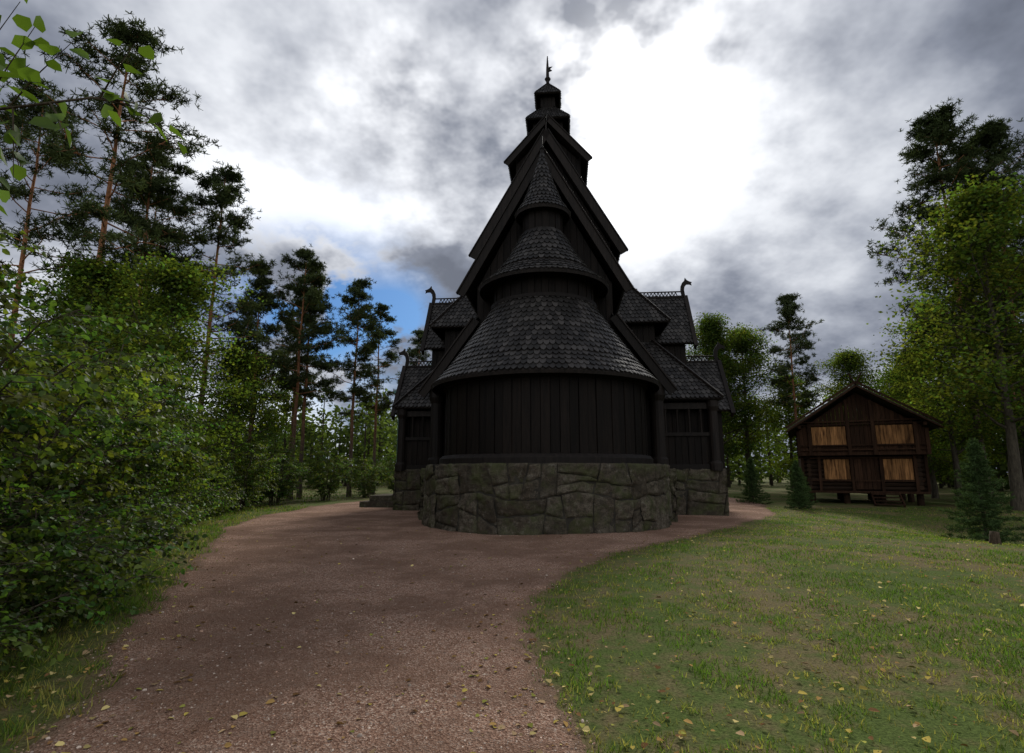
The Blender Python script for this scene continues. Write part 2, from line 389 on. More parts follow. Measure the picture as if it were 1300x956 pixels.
def roof_plane(A,B,C,D,rh=.21,sw=.18,thick=.09):
    A,B,C,D=map(Vector,(A,B,C,D)); top=(C+D)/2; bot=(A+B)/2
    e=(B-A).normalized(); sl=(top-bot); d=-(sl-e*sl.dot(e)).normalized(); n=d.cross(e).normalized()
    if n.z<0: n=-n
    L=abs((bot-top).dot(d)); rows=max(1,int(L/rh)); 
    SLAB.extr([A,B,C,D],-n*thick)
    for k in range(rows+1):
        t=k/rows; l=A+(D-A)*t; r=B+(C-B)*t; W=(r-l).length
        if W<.08: continue
        m=max(1,round(W/sw)); w=W/m
        for i in range(m+(k%2)):
            if k%2: c=min(max((i)*w,w*.25),W-w*.25); ww=w*.94 if 0<i<m else w*.5
            else: c=(i+.5)*w; ww=w*.94
            shingle(l+e*c+n*0,e,d,n,ww,rh*1.5 if k<rows else rh*.6)
def cone(prof,a0,a1,rh=.21,sw=.18,cy=0):
    pts=[Vector((r,z)) for r,z in prof]; seg=[(pts[i+1]-pts[i]).length for i in range(len(pts)-1)]; L=sum(seg)
    rows=int(L/rh)
    def at(s):
        for i,q in enumerate(seg):
            if s<=q or i==len(seg)-1: return pts[i]+(pts[i+1]-pts[i])*(s/q),(pts[i]-pts[i+1]).normalized()
            s-=q
    SLAB.rev([(prof[0][0]-.02,prof[0][1]-.09)]+list(prof),0,cy,a0,a1,56)
    for k in range(rows):
        p2,d2=at(k*L/rows+ .0); r,z=p2; 
        m=max(6,round((a1-a0)*r/sw)); 
        for i in range(m):
            a=a0+(a1-a0)*(i+.5*(k%2))/m; sa,ca=math.sin(a),math.cos(a)
            n=Vector((-d2.y*sa,d2.y*ca,d2.x)); d=Vector((d2.x*sa,-d2.x*ca,d2.y))
            shingle(Vector((r*sa,cy-r*ca,z)),Vector((ca,sa,0)),d,n,(a1-a0)*r/m*.94,rh*1.5)
def plankwall_ring(r,z0,z1,n,a0,a1,th=.05):
    for i in range(n):
        u0=a0+(a1-a0)*(i+.03)/n; u1=a0+(a1-a0)*(i+.97)/n; rr=r+(0.022 if i%2 else 0)+random.uniform(0,.008)
        q=lambda a,rad,z:(rad*math.sin(a),-rad*math.cos(a),z)
        WALL.hexa([q(u0,rr,z0),q(u1,rr,z0),q(u1,rr-th,z0),q(u0,rr-th,z0),q(u0,rr,z1),q(u1,rr,z1),q(u1,rr-th,z1),q(u0,rr-th,z1)])
def plankwall(x0,y0,x1,y1,zb,zt,nx,ny,bw=.24):
    W=math.hypot(x1-x0,y1-y0); m=max(1,round(W/bw)); ex,ey=(x1-x0)/W,(y1-y0)/W
    for i in range(m):
        f0=(i+.03)/m; f1=(i+.97)/m; o=(.022 if i%2 else 0)+random.uniform(0,.008)
        a=(x0+ex*W*f0+nx*o,y0+ey*W*f0+ny*o); b=(x0+ex*W*f1+nx*o,y0+ey*W*f1+ny*o); th=.08
        a2=(a[0]-nx*th,a[1]-ny*th); b2=(b[0]-nx*th,b[1]-ny*th)
        za,zb2=(zt(f0),zt(f1)) if callable(zt) else (zt,zt)
        if za<=zb+.02 and zb2<=zb+.02: continue
        WALL.hexa([(*a,zb),(*b,zb),(*b2,zb),(*a2,zb),(*a,max(za,zb+.01)),(*b,max(zb2,zb+.01)),(*b2,max(zb2,zb+.01)),(*a2,max(za,zb+.01))])
def dragon(x,y,z,dx,dy,s=1.0):
    P=[(-.10,-.35),(.06,-.35),(.10,.2),(.06,.5),(.10,.72),(.22,.86),(.40,.86),(.54,.80),(.50,.90),(.56,1.0),(.40,1.06),(.26,1.14),(.14,1.30),(.10,1.12),(-.04,.98),(-.14,.75),(-.17,.45),(-.12,.2)]
    t=.09*s; px,py=-dy*t/2,dx*t/2
    TRIM.extr([(x+a*dx*s-px,y+a*dy*s-py,z+b*s) for a,b in P],(2*px,2*py,0))
def barge(a,b,w=.3,th=.09,toward=(0,-1,0)):
    a=Vector(a);b=Vector(b); d=(b-a).normalized(); tv=Vector(toward); u=tv.cross(d).normalized()
    if u.z<0: u=-u
    TRIM.extr([a-u*w*.75,b-u*w*.75,b+u*w*.25,a+u*w*.25],tv*th)
    TRIM.extr([a+u*(w*.25+.003)+tv*-.06,b+u*(w*.25+.003)+tv*-.06,b+u*(w*.25+.055)+tv*-.06,a+u*(w*.25+.055)+tv*-.06],tv*(th+.11))
HP=R(108)
# apse
plankwall_ring(3.3,1.85,4.75,46,-HP,HP)
TRIM.rev([(3.2,1.83),(3.5,1.83),(3.5,2.02),(3.42,2.12),(3.3,2.14)],0,0,-HP,HP,48)
TRIM.rev([(3.28,4.28),(3.4,4.28),(3.4,4.5),(3.28,4.5)],0,0,-HP,HP,48)
cone([(3.80,4.38),(3.25,4.98),(2.65,5.82),(2.1,6.62),(1.72,7.2)],-HP,HP)
SLAB.rev([(3.78,4.30),(3.3,4.72)],0,0,-HP,HP,56)
plankwall_ring(1.72,6.9,8.05,30,-HP,HP)
TRIM.rev([(1.7,7.12),(1.84,7.12),(1.84,7.24),(1.7,7.28)],0,0,-HP,HP,48)
cone([(2.25,7.86),(1.72,8.32),(1.25,8.95),(.74,9.9)],-HP,HP)
SLAB.rev([(2.23,7.78),(1.74,8.05)],0,0,-HP,HP,56)
plankwall_ring(.70,9.8,10.95,18,-math.pi,math.pi)
cone([(.98,10.68),(.68,11.15),(.38,11.95),(.05,13.1)],-math.pi,math.pi,.18,.14)
SLAB.rev([(.96,10.6),(.7,10.8)],0,0,-math.pi,math.pi,40)
TRIM.rev([(.07,13.0),(.06,13.3),(.1,13.36),(.03,13.45),(.02,13.9)],0,0,0,6.283,8)
# chancel
plankwall(-2.45,.62,2.45,.62,1.8,lambda f:8.25+4.6*(1-abs(2*f-1)),0,-1)
for sx in (-1,1):
    plankwall(sx*2.45,.7,sx*2.45,6.2,1.8,8.4,sx,0)
    e=(2.92*sx,.28,8.15); e2=(2.92*sx,6.4,8.15); r=(0,.28,13.35); r2=(0,6.4,13.35)
    if sx>0: roof_plane(e,e2,r2,r)
    else: roof_plane(e2,e,r,r2)
    barge((3.05*sx,.28,7.92),(0,.28,13.4),.27)
    # aisle lean-to
    yE=3.0 if sx>0 else 5.0
    a=(4.25*sx,.3,4.5); b=(4.25*sx,yE+2,4.5); c=(2.42*sx,yE+2,7.0); d=(2.42*sx,.3,7.0)
    if sx>0: roof_plane(a,b,c,d)
    else: roof_plane(b,a,d,c)
    barge((4.38*sx,.3,4.3),(2.46*sx,.3,7.0),.27)
    plankwall(2.4*sx,.66,3.85*sx,.66,1.8,lambda f:6.8-2.1*f,0,-1)
    plankwall(3.85*sx,.66,3.85*sx,yE+2,1.8,4.8,sx,0)
    TRIM.rev([(.3,1.78),(.3,2.05),(.24,2.12),(.22,4.0),(.3,4.2),(.3,4.55)],3.82*sx,.52,0,6.283,16)
    TRIM.beam((3.9*sx,.5,4.5),(3.9*sx,yE,4.5),.2,.24)
dragon(0,.3,13.35,0,-1,.5)
# nave gallery (lowest tier)
for sx in (-1,1):
    yf=3.1 if sx>0 else 5.0; X=6.75 if sx>0 else 6.85; ze=4.42
    A=(3.6*sx,yf,ze);B=(X*sx,yf,ze);C=((X-2.2)*sx,yf+2.2,7.2);Dd=(3.6*sx,yf+2.2,7.2)
    if sx>0: roof_plane(A,B,C,Dd)
    else: roof_plane(B,A,Dd,C)
    E=(X*sx,17.2,ze);F=((X-2.2)*sx,17.2,7.2)
    if sx>0: roof_plane(B,E,F,C)
    else: roof_plane(E,B,C,F)
    TRIM.beam((B[0],B[1],B[2]+.07),(C[0],C[1],C[2]+.07),.14,.1)
    xw=X-.35; yw=yf+.35
    plankwall(3.7*sx,yw,xw*sx,yw,1.7,3.0,0,-1)
    plankwall(3.7*sx,yw+.35,xw*sx,yw+.35,2.9,4.6,0,-1)
    TRIM.box(min(3.7*sx,xw*sx),max(3.7*sx,xw*sx),yw-.09,yw+.1,3.0,3.14)
    TRIM.box(min(3.7*sx,xw*sx),max(3.7*sx,xw*sx),yw-.09,yw+.1,4.05,4.3)
    TRIM.box(min(3.7*sx,xw*sx),max(3.7*sx,xw*sx),yw-.12,yw+.1,1.7,1.92)
    k=6
    for i in range(1,k):
        xx=(3.7+(xw-3.7)*i/k)*sx; TRIM.rev([(.05,3.14),(.04,3.4),(.04,3.9),(.07,4.05)],xx,yw,0,6.283,8)
    plankwall(xw*sx,yw,xw*sx,17,1.7,4.6,sx,0)
    for (px,py) in ((xw,yw),(xw,yw+4.3),(xw,17)):
        TRIM.rev([(.26,1.68),(.26,1.95),(.19,2.05),(.17,3.95),(.24,4.12),(.24,4.5)],px*sx,py-.05,0,6.283,14)
    TRIM.box(min(xw*sx-.1*sx,xw*sx+.09*sx),max(xw*sx-.1*sx,xw*sx+.09*sx),yw+.1,17,4.05,4.3)
    plankwall(4.65*sx,5.3,4.65*sx,16.5,6.6,8.3,sx,0); plankwall(2.4*sx,5.3,4.65*sx,5.3,6.2,8.4,0,-1)
    A=(2.3*sx,4.85,8.0);B=(5.25*sx,4.85,8.0);C=(3.0*sx,6.35,10.9);Dd=(2.3*sx,6.35,10.9)
    if sx>0: roof_plane(A,B,C,Dd)
    else: roof_plane(B,A,Dd,C)
    E=(5.25*sx,16.9,8.0);F=(3.0*sx,16.9,10.9)
    if sx>0: roof_plane(B,E,F,C)
    else: roof_plane(E,B,C,F)
    TRIM.beam((B[0],B[1],B[2]+.07),(C[0],C[1],C[2]+.07),.14,.1)
    plankwall(2.95*sx,6.4,2.95*sx,15.8,10.2,12.4,sx,0)
    e=(3.45*sx,5.85,11.9); e2=(3.45*sx,16.3,11.9); r=(0,5.85,17.9); r2=(0,16.3,17.9)
    if sx>0: roof_plane(e,e2,r2,r)
    else: roof_plane(e2,e,r,r2)
    barge((3.6*sx,5.85,11.62),(0,5.85,17.98),.34,.1)
    barge((3.6*sx,16.3,11.62),(0,16.3,17.98),.34,.1,(0,1,0))
    for (xi,xo,zr,ze2,hw,zb,yc) in ((3.2,6.35 if sx>0 else 5.7,10.15,7.5,1.5,5.6,8.4),(5.2,7.75 if sx>0 else 7.0,6.85,4.35,1.65,1.6,8.4)):
        a=(xi*sx,yc-hw,ze2);b=((xo+.35)*sx,yc-hw,ze2);c=((xo+.35)*sx,yc,zr);d=(xi*sx,yc,zr)
        if sx>0: roof_plane(a,b,c,d)
        else: roof_plane(b,a,d,c)
        a=(xi*sx,yc+hw,ze2);b=((xo+.35)*sx,yc+hw,ze2)
        if sx>0: roof_plane(b,a,d,c)
        else: roof_plane(a,b,c,d)
        for s in (-1,1): barge(((xo+.35)*sx,yc+s*(hw+.1),ze2-.2),((xo+.35)*sx,yc,zr+.05),.28,.08,(sx,0,0))
        plankwall(xo*sx,yc-hw+.3,xo*sx,yc+hw-.3,zb,lambda f,z=ze2,h=zr-ze2:z+.2+h*.8*(1-abs(2*f-1)),sx,0)
        plankwall(xi*sx,yc-hw+.3,xo*sx,yc-hw+.3,zb,ze2+.35,0,-1); plankwall(xi*sx,yc+hw-.3,xo*sx,yc+hw-.3,zb,ze2+.35,0,1)
        TRIM.beam((xi*sx,yc,zr+.06),((xo+.35)*sx,yc,zr+.06),.1,.1); TRIM.beam((xi*sx,yc,zr+.33),((xo+.35)*sx,yc,zr+.33),.05,.06)
        m=int((xo-xi)/.17)
        for i in range(m):
            xx=(xi+.1+i*.17)*sx; TRIM.beam((xx,yc,zr+.1),(xx+.085*sx,yc,zr+.31),.04,.04,(0,1,0)); TRIM.beam((xx+.17*sx,yc,zr+.1),(xx+.085*sx,yc,zr+.31),.04,.04,(0,1,0))
        dragon((xo+.3)*sx,yc,zr,sx,0,.8)
plankwall(-2.95,6.38,2.95,6.38,10,lambda f:12.2+5.4*(1-abs(2*f-1)),0,-1)
plankwall(-2.95,15.8,2.95,15.8,6,lambda f:12.2+5.4*(1-abs(2*f-1)),0,1)
WALL.box(-6.3,6.3,16.8,17,1.6,8)
TRIM.beam((0,5.8,17.98),(0,16.3,17.98),.14,.14)
dragon(0,5.85,17.9,0,-1,.7); dragon(0,16.3,17.9,0,1,.7)
# tower
ty=11
for (nx,ny) in ((0,-1),(0,1)):
    plankwall(-1.75,ty+ny*1.75,1.75,ty+ny*1.75,14.5,lambda f:18.3+1.9*(1-abs(2*f-1)),nx,ny)
for sx in (-1,1):
    plankwall(sx*1.77,ty-1.7,sx*1.77,ty+1.7,14.5,18.7,sx,0)
    e=(2.2*sx,ty-2.2,18.3);e2=(2.2*sx,ty+2.2,18.3);r=(0,ty-2.2,20.75);r2=(0,ty+2.2,20.75)
    if sx>0: roof_plane(e,e2,r2,r)
    else: roof_plane(e2,e,r,r2)
    barge((2.3*sx,ty-2.2,18.12),(0,ty-2.2,20.8),.28); barge((2.3*sx,ty+2.2,18.12),(0,ty+2.2,20.8),.28,.09,(0,1,0))
def pyr(h0,z0,h1,z1):
    q=[(-1,-1),(1,-1),(1,1),(-1,1)]
    for i in range(4):
        a=q[i];b=q[(i+1)%4]
        roof_plane((a[0]*h0,ty+a[1]*h0,z0),(b[0]*h0,ty+b[1]*h0,z0),(b[0]*h1,ty+b[1]*h1,z1),(a[0]*h1,ty+a[1]*h1,z1),.18,.15)
def sq(h,z0,z1):
    plankwall(-h,ty-h,h,ty-h,z0,z1,0,-1); plankwall(-h,ty+h,h,ty+h,z0,z1,0,1); plankwall(-h,ty-h,-h,ty+h,z0,z1,-1,0); plankwall(h,ty-h,h,ty+h,z0,z1,1,0)
sq(.85,19.3,21.75); pyr(1.25,21.45,.40,22.65); sq(.42,22.45,23.55); pyr(.76,23.4,.06,24.45)
TRIM.rev([(.11,24.25),(.10,24.7),(.19,24.85),(.10,25.0),(.09,25.5),(.03,26.4)],0,ty,0,6.283,10)
TRIM.extr([(-.02,ty-.02,25.3),(.28,ty,25.42),(.15,ty,25.55),(.30,ty,25.7),(-.02,ty-.02,25.65)],(0,.04,0))
WALL.box(-3.2,3.2,1.2,6.6,1.5,6.7); WALL.box(-4.4,4.4,5.6,16.4,1.5,8.3); WALL.box(-2.7,2.7,6.6,15.6,8,12.2)
WALL.rev([(3.2,1.8),(3.2,4.7)],0,0,-HP,HP,40); WALL.rev([(1.65,7.0),(1.65,8.0)],0,0,-HP,HP,30); WALL.rev([(.65,9.8),(.65,10.9)],0,0,0,6.283,20)
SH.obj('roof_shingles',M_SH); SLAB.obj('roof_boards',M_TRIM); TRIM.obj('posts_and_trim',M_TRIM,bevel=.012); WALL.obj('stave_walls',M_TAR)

# stone foundation
ST=PM(); MO=PM()
def stone_wall(mapf,S,z0,z1):
    h=z1-z0; nb=2; zs=[z0,z0+h*random.uniform(.5,.58),z1]
    def zl(k,s): return zs[k]+(.015*mnoise.noise(Vector((s*2,k*3,5))) if k in(0,nb) else .17*mnoise.noise(Vector((s*.7,k*7.3,1)))+.05*mnoise.noise(Vector((s*2.3,k*7.3,4))))
    for k in range(nb):
        s=-random.uniform(0,.3); cols=[]
        while s<S:
            w=random.choice([random.uniform(.4,.75),random.uniform(.75,1.5)]); cols.append((s,s+w,random.uniform(-.15,.15))); s+=w
        for ci,(a,b,tl) in enumerate(cols):
            tn=cols[ci+1][2] if ci+1<len(cols) else 0
            q=random.random(); W=b-a
            cuts=[0,1] if (q<.35 and W<1.2) else ([0,random.uniform(.35,.65),1] if q<.88 else [0,random.uniform(.25,.4),random.uniform(.58,.75),1])
            slope=[random.uniform(-.13,.13) if 0<cc<1 else 0 for cc in cuts]
            for c in range(len(cuts)-1):
                c0,c1=cuts[c],cuts[c+1]
                sp=[0,1]
                if (c1-c0)<.5 and W>.9 and random.random()<.5: sp=[0,random.uniform(.3,.7),1]
                for e in range(len(sp)-1):
                    off=random.uniform(-.03,.03)
                    nx=max(6,int(W*(sp[e+1]-sp[e])/.045)); nz=max(6,int((zs[k+1]-zs[k])*(c1-c0)/.045))
                    V=[];F=[]
                    seed=random.uniform(0,99)
                    tlt=random.uniform(-.06,.06); tlz=random.uniform(-.07,.07)
                    for i in range(nx+1):
                        for j in range(nz+1):
                            u=i/nx; v=j/nz
                            uu=sp[e]+(sp[e+1]-sp[e])*u
                            lo=c0+slope[c]*(uu-.5)*2; hi=c1+slope[c+1]*(uu-.5)*2
                            vv=lo+(hi-lo)*v
                            sl=a+tl*(vv*2-1); sr=b+tn*(vv*2-1)
                            s_=sl+(sr-sl)*uu
                            zb=zl(k,s_); zt=zl(k+1,s_)
                            z=zb+(zt-zb)*vv
                            bw=W*(sp[e+1]-sp[e]); bh=(zs[k+1]-zs[k])*(c1-c0)
                            ed=min(min(u,1-u)*bw,min(v,1-v)*bh)
                            s_+= (.5-u)*.012; z+=(.5-v)*.011
                            s_=min(max(s_,0),S)
                            dep=off+tlt*(u-.5)+tlz*(v-.5)-.055*max(0,1-ed/.035)**1.5
                            P2,n2=mapf(s_)
                            p=Vector((P2[0],P2[1],z)); q3=p*3.2+Vector((seed,0,0))
                            dep+=.055*mnoise.noise(q3)+.035*mnoise.noise(p*9)+.022*mnoise.noise(p*21)
                            jz=.028*mnoise.noise(p*5+Vector((3,3,seed)))
                            V.append((P2[0]+n2[0]*dep,P2[1]+n2[1]*dep,z+jz*(1 if 0<vv<1 else .3)))
                    for i in range(nx):
                        for j in range(nz):
                            t=i*(nz+1)+j; F.append((t,t+nz+1,t+nz+2,t+1))
                    ST.raw(V,F)
    m=max(2,int(S/.2)); V=[];F=[]
    for i in range(m+1):
        P2,n2=mapf(S*i/m)
        for dd,z in ((-.07,z0),(-.07,z1-.01),(-.7,z1-.01)): V.append((P2[0]+n2[0]*dd,P2[1]+n2[1]*dd,z))
    for i in range(m):
        for j in range(2): F.append((i*3+j,(i+1)*3+j,(i+1)*3+j+1,i*3+j+1))
    MO.raw(V,F)
def arcmap(r,a0): return lambda s:((r*math.sin(a0+s/r),-r*math.cos(a0+s/r)),(math.sin(a0+s/r),-math.cos(a0+s/r)))
def linmap(x0,y0,x1,y1,nx,ny):
    W=math.hypot(x1-x0,y1-y0); return lambda s:((x0+(x1-x0)*s/W,y0+(y1-y0)*s/W),(nx,ny))
stone_wall(arcmap(3.95,-R(98)),3.95*R(196),-.2,1.86)
for sx in (-1,1):
    yf=3.3 if sx>0 else 5.2
    for (a,b,c,d,nx,ny) in ((3.5*sx,.35,4.3*sx,.35,0,-1),(4.3*sx,.35,4.3*sx,yf+.1,sx,0),(4.2*sx,yf,6.75*sx,yf,0,-1),(6.75*sx,yf,6.75*sx,17.2,sx,0)):
        if sx<0: a,b,c,d=c,d,a,b
        stone_wall(linmap(a,b,c,d,nx,ny),math.hypot(c-a,d-b),-.2,1.76 if ny==-1 or b<3 else 1.7)
MO.box(-6.3,6.3,5.8,16.9,-.2,1.62)
st=ST.obj('stone_foundation',M_STONE,smooth=True); MO.obj('foundation_core',M_MORTAR)
SP=PM(); SP.box(-8.9,-7.2,6.9,9.6,-.1,.28); SP.box(-8.5,-7.2,7.1,9.4,.28,.55); SP.obj('portal_steps',M_STONE,bevel=.03)

# ---------------------------------------------------------------- storehouse
hs=bpy.data.objects.new('log_storehouse',None); COL.objects.link(hs)
HXY=(18.35,29.3); hzv=H0(*HXY); hs.location=(*HXY,hzv+.05); hs.rotation_euler=(0,0,-R(27))
LG=PM();PL=PM();PD=PM();RF=PM()
def logs(x0,x1,y0,y1,z0,z1,d=.22,over=.25):
    n=round((z1-z0)/d); d=(z1-z0)/n
    for i in range(n):
        z=z0+d*(i+.5)
        for y in (y0,y1):
            LG.raw(*cyl((x0-over,y,z),(x1+over,y,z),d*.53))
        for x in (x0,x1):
            LG.raw(*cyl((x,y0-over,z+d*.25),(x,y1+over,z+d*.25),d*.5))
def cyl(a,b,r,n=8):
    a=Vector(a);b=Vector(b);d=(b-a).normalized();u=d.orthogonal().normalized();w=d.cross(u)
    v=[p+u*math.cos(k*2*math.pi/n)*r+w*math.sin(k*2*math.pi/n)*r for p in (a,b) for k in range(n)]
    f=[(k,(k+1)%n,(k+1)%n+n,k+n) for k in range(n)]+[tuple(range(n))[::-1],tuple(range(n,2*n))]
    return v,f
for x in (-2.4,-.8,.8,2.4):
    for y in (.3,3,5.7): LG.raw(*cyl((x,y,-.2),(x,y,.62),.16))
logs(-2.45,2.45,.15,5.8,.62,2.45)
PD.box(-2.9,2.9,-.55,6.2,2.45,2.6)
PD.box(-2.75,2.75,-.35,.1,.5,.62)
logs(-2.7,2.7,.2,6,2.6,4.0)
def planks(P,x0,x1,y,z0,z1,bw=.17,zt=None):
    n=round((x1-x0)/bw)
    for i in range(n):
        a=x0+(x1-x0)*i/n+.006;b=x0+(x1-x0)*(i+1)/n-.006;o=random.uniform(0,.025)
        za=zt(a) if zt else z1; zb=zt(b) if zt else z1
        P.hexa([(a,y-o,z0),(b,y-o,z0),(b,y+.05,z0),(a,y+.05,z0),(a,y-o,za),(b,y-o,zb),(b,y+.05,zb),(a,y+.05,za)])
gz=lambda x:3.95+(2.75-abs(x))*.68
planks(PD,-2.8,2.8,-.5,2.6,0,.2,lambda x:gz(x)-.1)
planks(PL,-2.2,-.62,-.56,3.0,3.95); planks(PL,.72,2.3,-.56,3.0,3.95)
planks(PL,-1.75,-.55,-.02,1.2,2.25); planks(PL,.95,2.2,-.02,1.2,2.25)
planks(PD,-.35,.75,-.03,.7,2.3)
for x in (-2.85,-2.3,-.5,.6,2.4,2.85):
    PD.box(x-.08,x+.08,-.66,-.52,2.45,gz(x)-.12)
for z in (2.7,2.93,4.02,4.18): PD.box(-2.85,2.85,-.63,-.52,z,z+.07)
for x in (-2.75,-1.95,-.45,.85,2.3,2.75): PD.box(x-.07,x+.07,-.14,.0,.62,2.45)
for z in (1.1,2.28): PD.box(-2.6,2.6,-.1,.04,z,z+.08)
for i in range(4): PD.box(.25-.0,1.45,-.45-.3*i-.3,-.4-.3*i,.5-.15*i-.05,.5-.15*i)
PD.beam((.25,-.4,.5),(.25,-1.6,-.05),.06,.2); PD.beam((1.45,-.4,.5),(1.45,-1.6,-.05),.06,.2)
for sx in (-1,1):
    v=[(0,-1.15,5.95),(0,6.6,5.95),(3.35*sx,6.6,3.72),(3.35*sx,-1.15,3.72)]
    RF.extr(v,(0,0,.16))
    PD.beam((0,-1.18,5.98),(3.42*sx,-1.18,3.7),.07,.3,(0,1,0)); 
    PD.beam((0.0,-1.22,6.2),(3.42*sx,-1.22,3.92),.1,.09,(0,1,0))
    PD.beam((0,-1.2,6.05),(-.28*sx,-1.2,6.65),.06,.16,(0,1,0))
    PD.beam((2.75*sx,-1.1,3.95),(2.75*sx,6.3,3.95),.16,.16)
M_ROOF=mat_simple('turf_board_roof',(.06,.05,.035),.95,6,.5)
LG.obj('log_walls',M_LOG,hs); PL.obj('light_board_panels',M_PLANK,hs); PD.obj('gallery_boards',M_PLANKD,hs); RF.obj('roof',M_ROOF,hs,bevel=.02)

# ---------------------------------------------------------------- vegetation
def place(name,me,x,y,rz=0,s=1): return obj(name,me,(x,y,H0(x,y)),rz,s)
SB=[shrub(11),shrub(12,4.0,2.0),shrub(13,4.6,1.8,col=(.066,.11,.023))]
for i,(x,y,s) in enumerate([(-6.3,5.4,1.0),(-7.6,8.2,1.08),(-6.0,3.3,.9),(-8.6,11.0,1.0),(-9.9,6.6,1.25),(-10.2,14.0,1.05),(-11.6,17.4,.9),(-12.6,20.6,.85),(-11.6,9.6,1.3),(-13.3,13.5,1.35),
        (-11.9,24.5,.8),(-12.0,28.5,.75),(-10.9,33,.75),(-9.6,37,.7),(-8.2,40,.7),(-14.5,23,1.0),(-14,31,1.0)]):
    place('hazel_shrub',SB[i%3],x,y,i*1.7,s)
LOW=shrub(14,1.5,1.15,16,20,12,.085,(.07,.115,.024))
for i,(x,y,s) in enumerate([(-4.75,4.7,.7),(-5.0,6.0,.8),(-5.9,7.4,.9),(-6.9,9.0,.8),(-7.6,10.8,.9),(-8.6,12.8,.8),(-9.7,15.2,.8),(-10.6,18,.9),(-11.4,21,.9),(-4.9,3.4,.85),(-6.2,5.9,1.0)]):
    place('low_shrub',LOW,x,y,i*2.2,s)
BL=[broadleaf(21,9,.15,2.9,44,38,.135,(.072,.108,.025)),broadleaf(22,11,.22,3.2,46,38,.145,(.085,.118,.027)),broadleaf(23,13,.2,3.4,50,40,.155,(.062,.092,.023))]
for i,(k,x,y,s) in enumerate([(0,-10.6,16.5,.86),(0,-15.5,20,1.0),(1,-18,25,.9),(2,-24,30,.95),(0,-13.5,27,.8),(0,-17,36,1),(1,-14.8,12.5,.62),(1,-21,17,.8),
        (2,17.2,46,1.1),(1,20.5,48,1.25),(2,14.0,52,1.1),(1,27.5,44,1.0),(0,31,43,1.05),(2,33.5,45,.85),(0,25,50,1.1),(2,37.5,42,.9),(1,22.6,25.2,1.35),(1,24.2,30.5,.95),(0,27,36,1.05),(2,30.5,33,1.05),(0,29.5,27,1.2),(2,34,38,.95),(1,11,58,1.2),(1,7,62,1.1)]):
    place('broadleaf_tree',BL[k],x,y,i*2.1,s)
PN=[pine(31,18,.5,2.9,26,5,7,12),pine(32,17,.38,2.6,32),pine(33,15,.4,2.4,28,5,col=(.055,.073,.033)),pine(34,20,.35,3.2,46,7,8,13,(.045,.062,.027))]
for i,(k,x,y,s) in enumerate([(0,-15.8,20,1.08),(1,-16.6,23.5,.98),(1,-15.0,26.5,1.0),(2,-14.2,30,.86),(2,-13.2,35,1.0),(2,-11.0,38,1.0),(1,-10.4,42,.85),(2,-16,40,.95),(0,-20.5,22,1.0),(0,-20,29,1.0),
        (2,23.2,45,1.08),(2,19.5,52,1.0),(1,15.8,56,.95),(3,25.8,30.5,1.14),(3,29.0,31,1.12),(1,33,36,1.1),(2,-9,52,1.0),(1,22,58,.9),(1,-13.0,33,.9)]):
    place('pine_tree',PN[k],x,y,i*1.3,s)
SPm=spruce(41); SPm2=spruce(42,3.0,1.1)
for (x,y,s) in ((14.3,17.2,1.0),(13.3,26.2,.75),(14.2,27.6,.62),(12.6,29.5,.8),(25.5,22.5,1.3),(22.8,27.5,.8)):
    place('spruce_sapling',SPm if s>.9 else SPm2,x,y,x,s)

def forest():
    rg=np.random.default_rng(77); g=Geo()
    ang=rg.uniform(-R(60),R(60),330); d=rg.uniform(62,115,330)
    for a,dd in zip(ang,d):
        x=dd*math.sin(a);y=dd*math.cos(a); h=rg.uniform(6,11)*(.8+dd/250); r=rg.uniform(1.8,3.2)
        tube(g,[[x,y,0],[x,y,h*.9]],[.18,.05],np.array([[.05,.04,.03]]*2),4)
        m=300; z=rg.uniform(.08,1,m); rr=r*np.sin(np.pi*np.clip(z*.85+.12,0,1))**.6*np.sqrt(rg.uniform(.2,1,m)); az=rg.uniform(0,6.28,m)
        P=np.stack([x+rr*np.cos(az),y+rr*np.sin(az),z*h],1)+rg.normal(size=(m,3))*.25
        c=np.array([.055,.08,.028])*rg.uniform(.7,1.3)*rg.uniform(.6,1.4,(m,1))
        leaves(g,P,.6,.5,c,rg)
    return g.mesh('distant_forest',[M_BARK,M_LEAFF])
obj('distant_forest',forest())

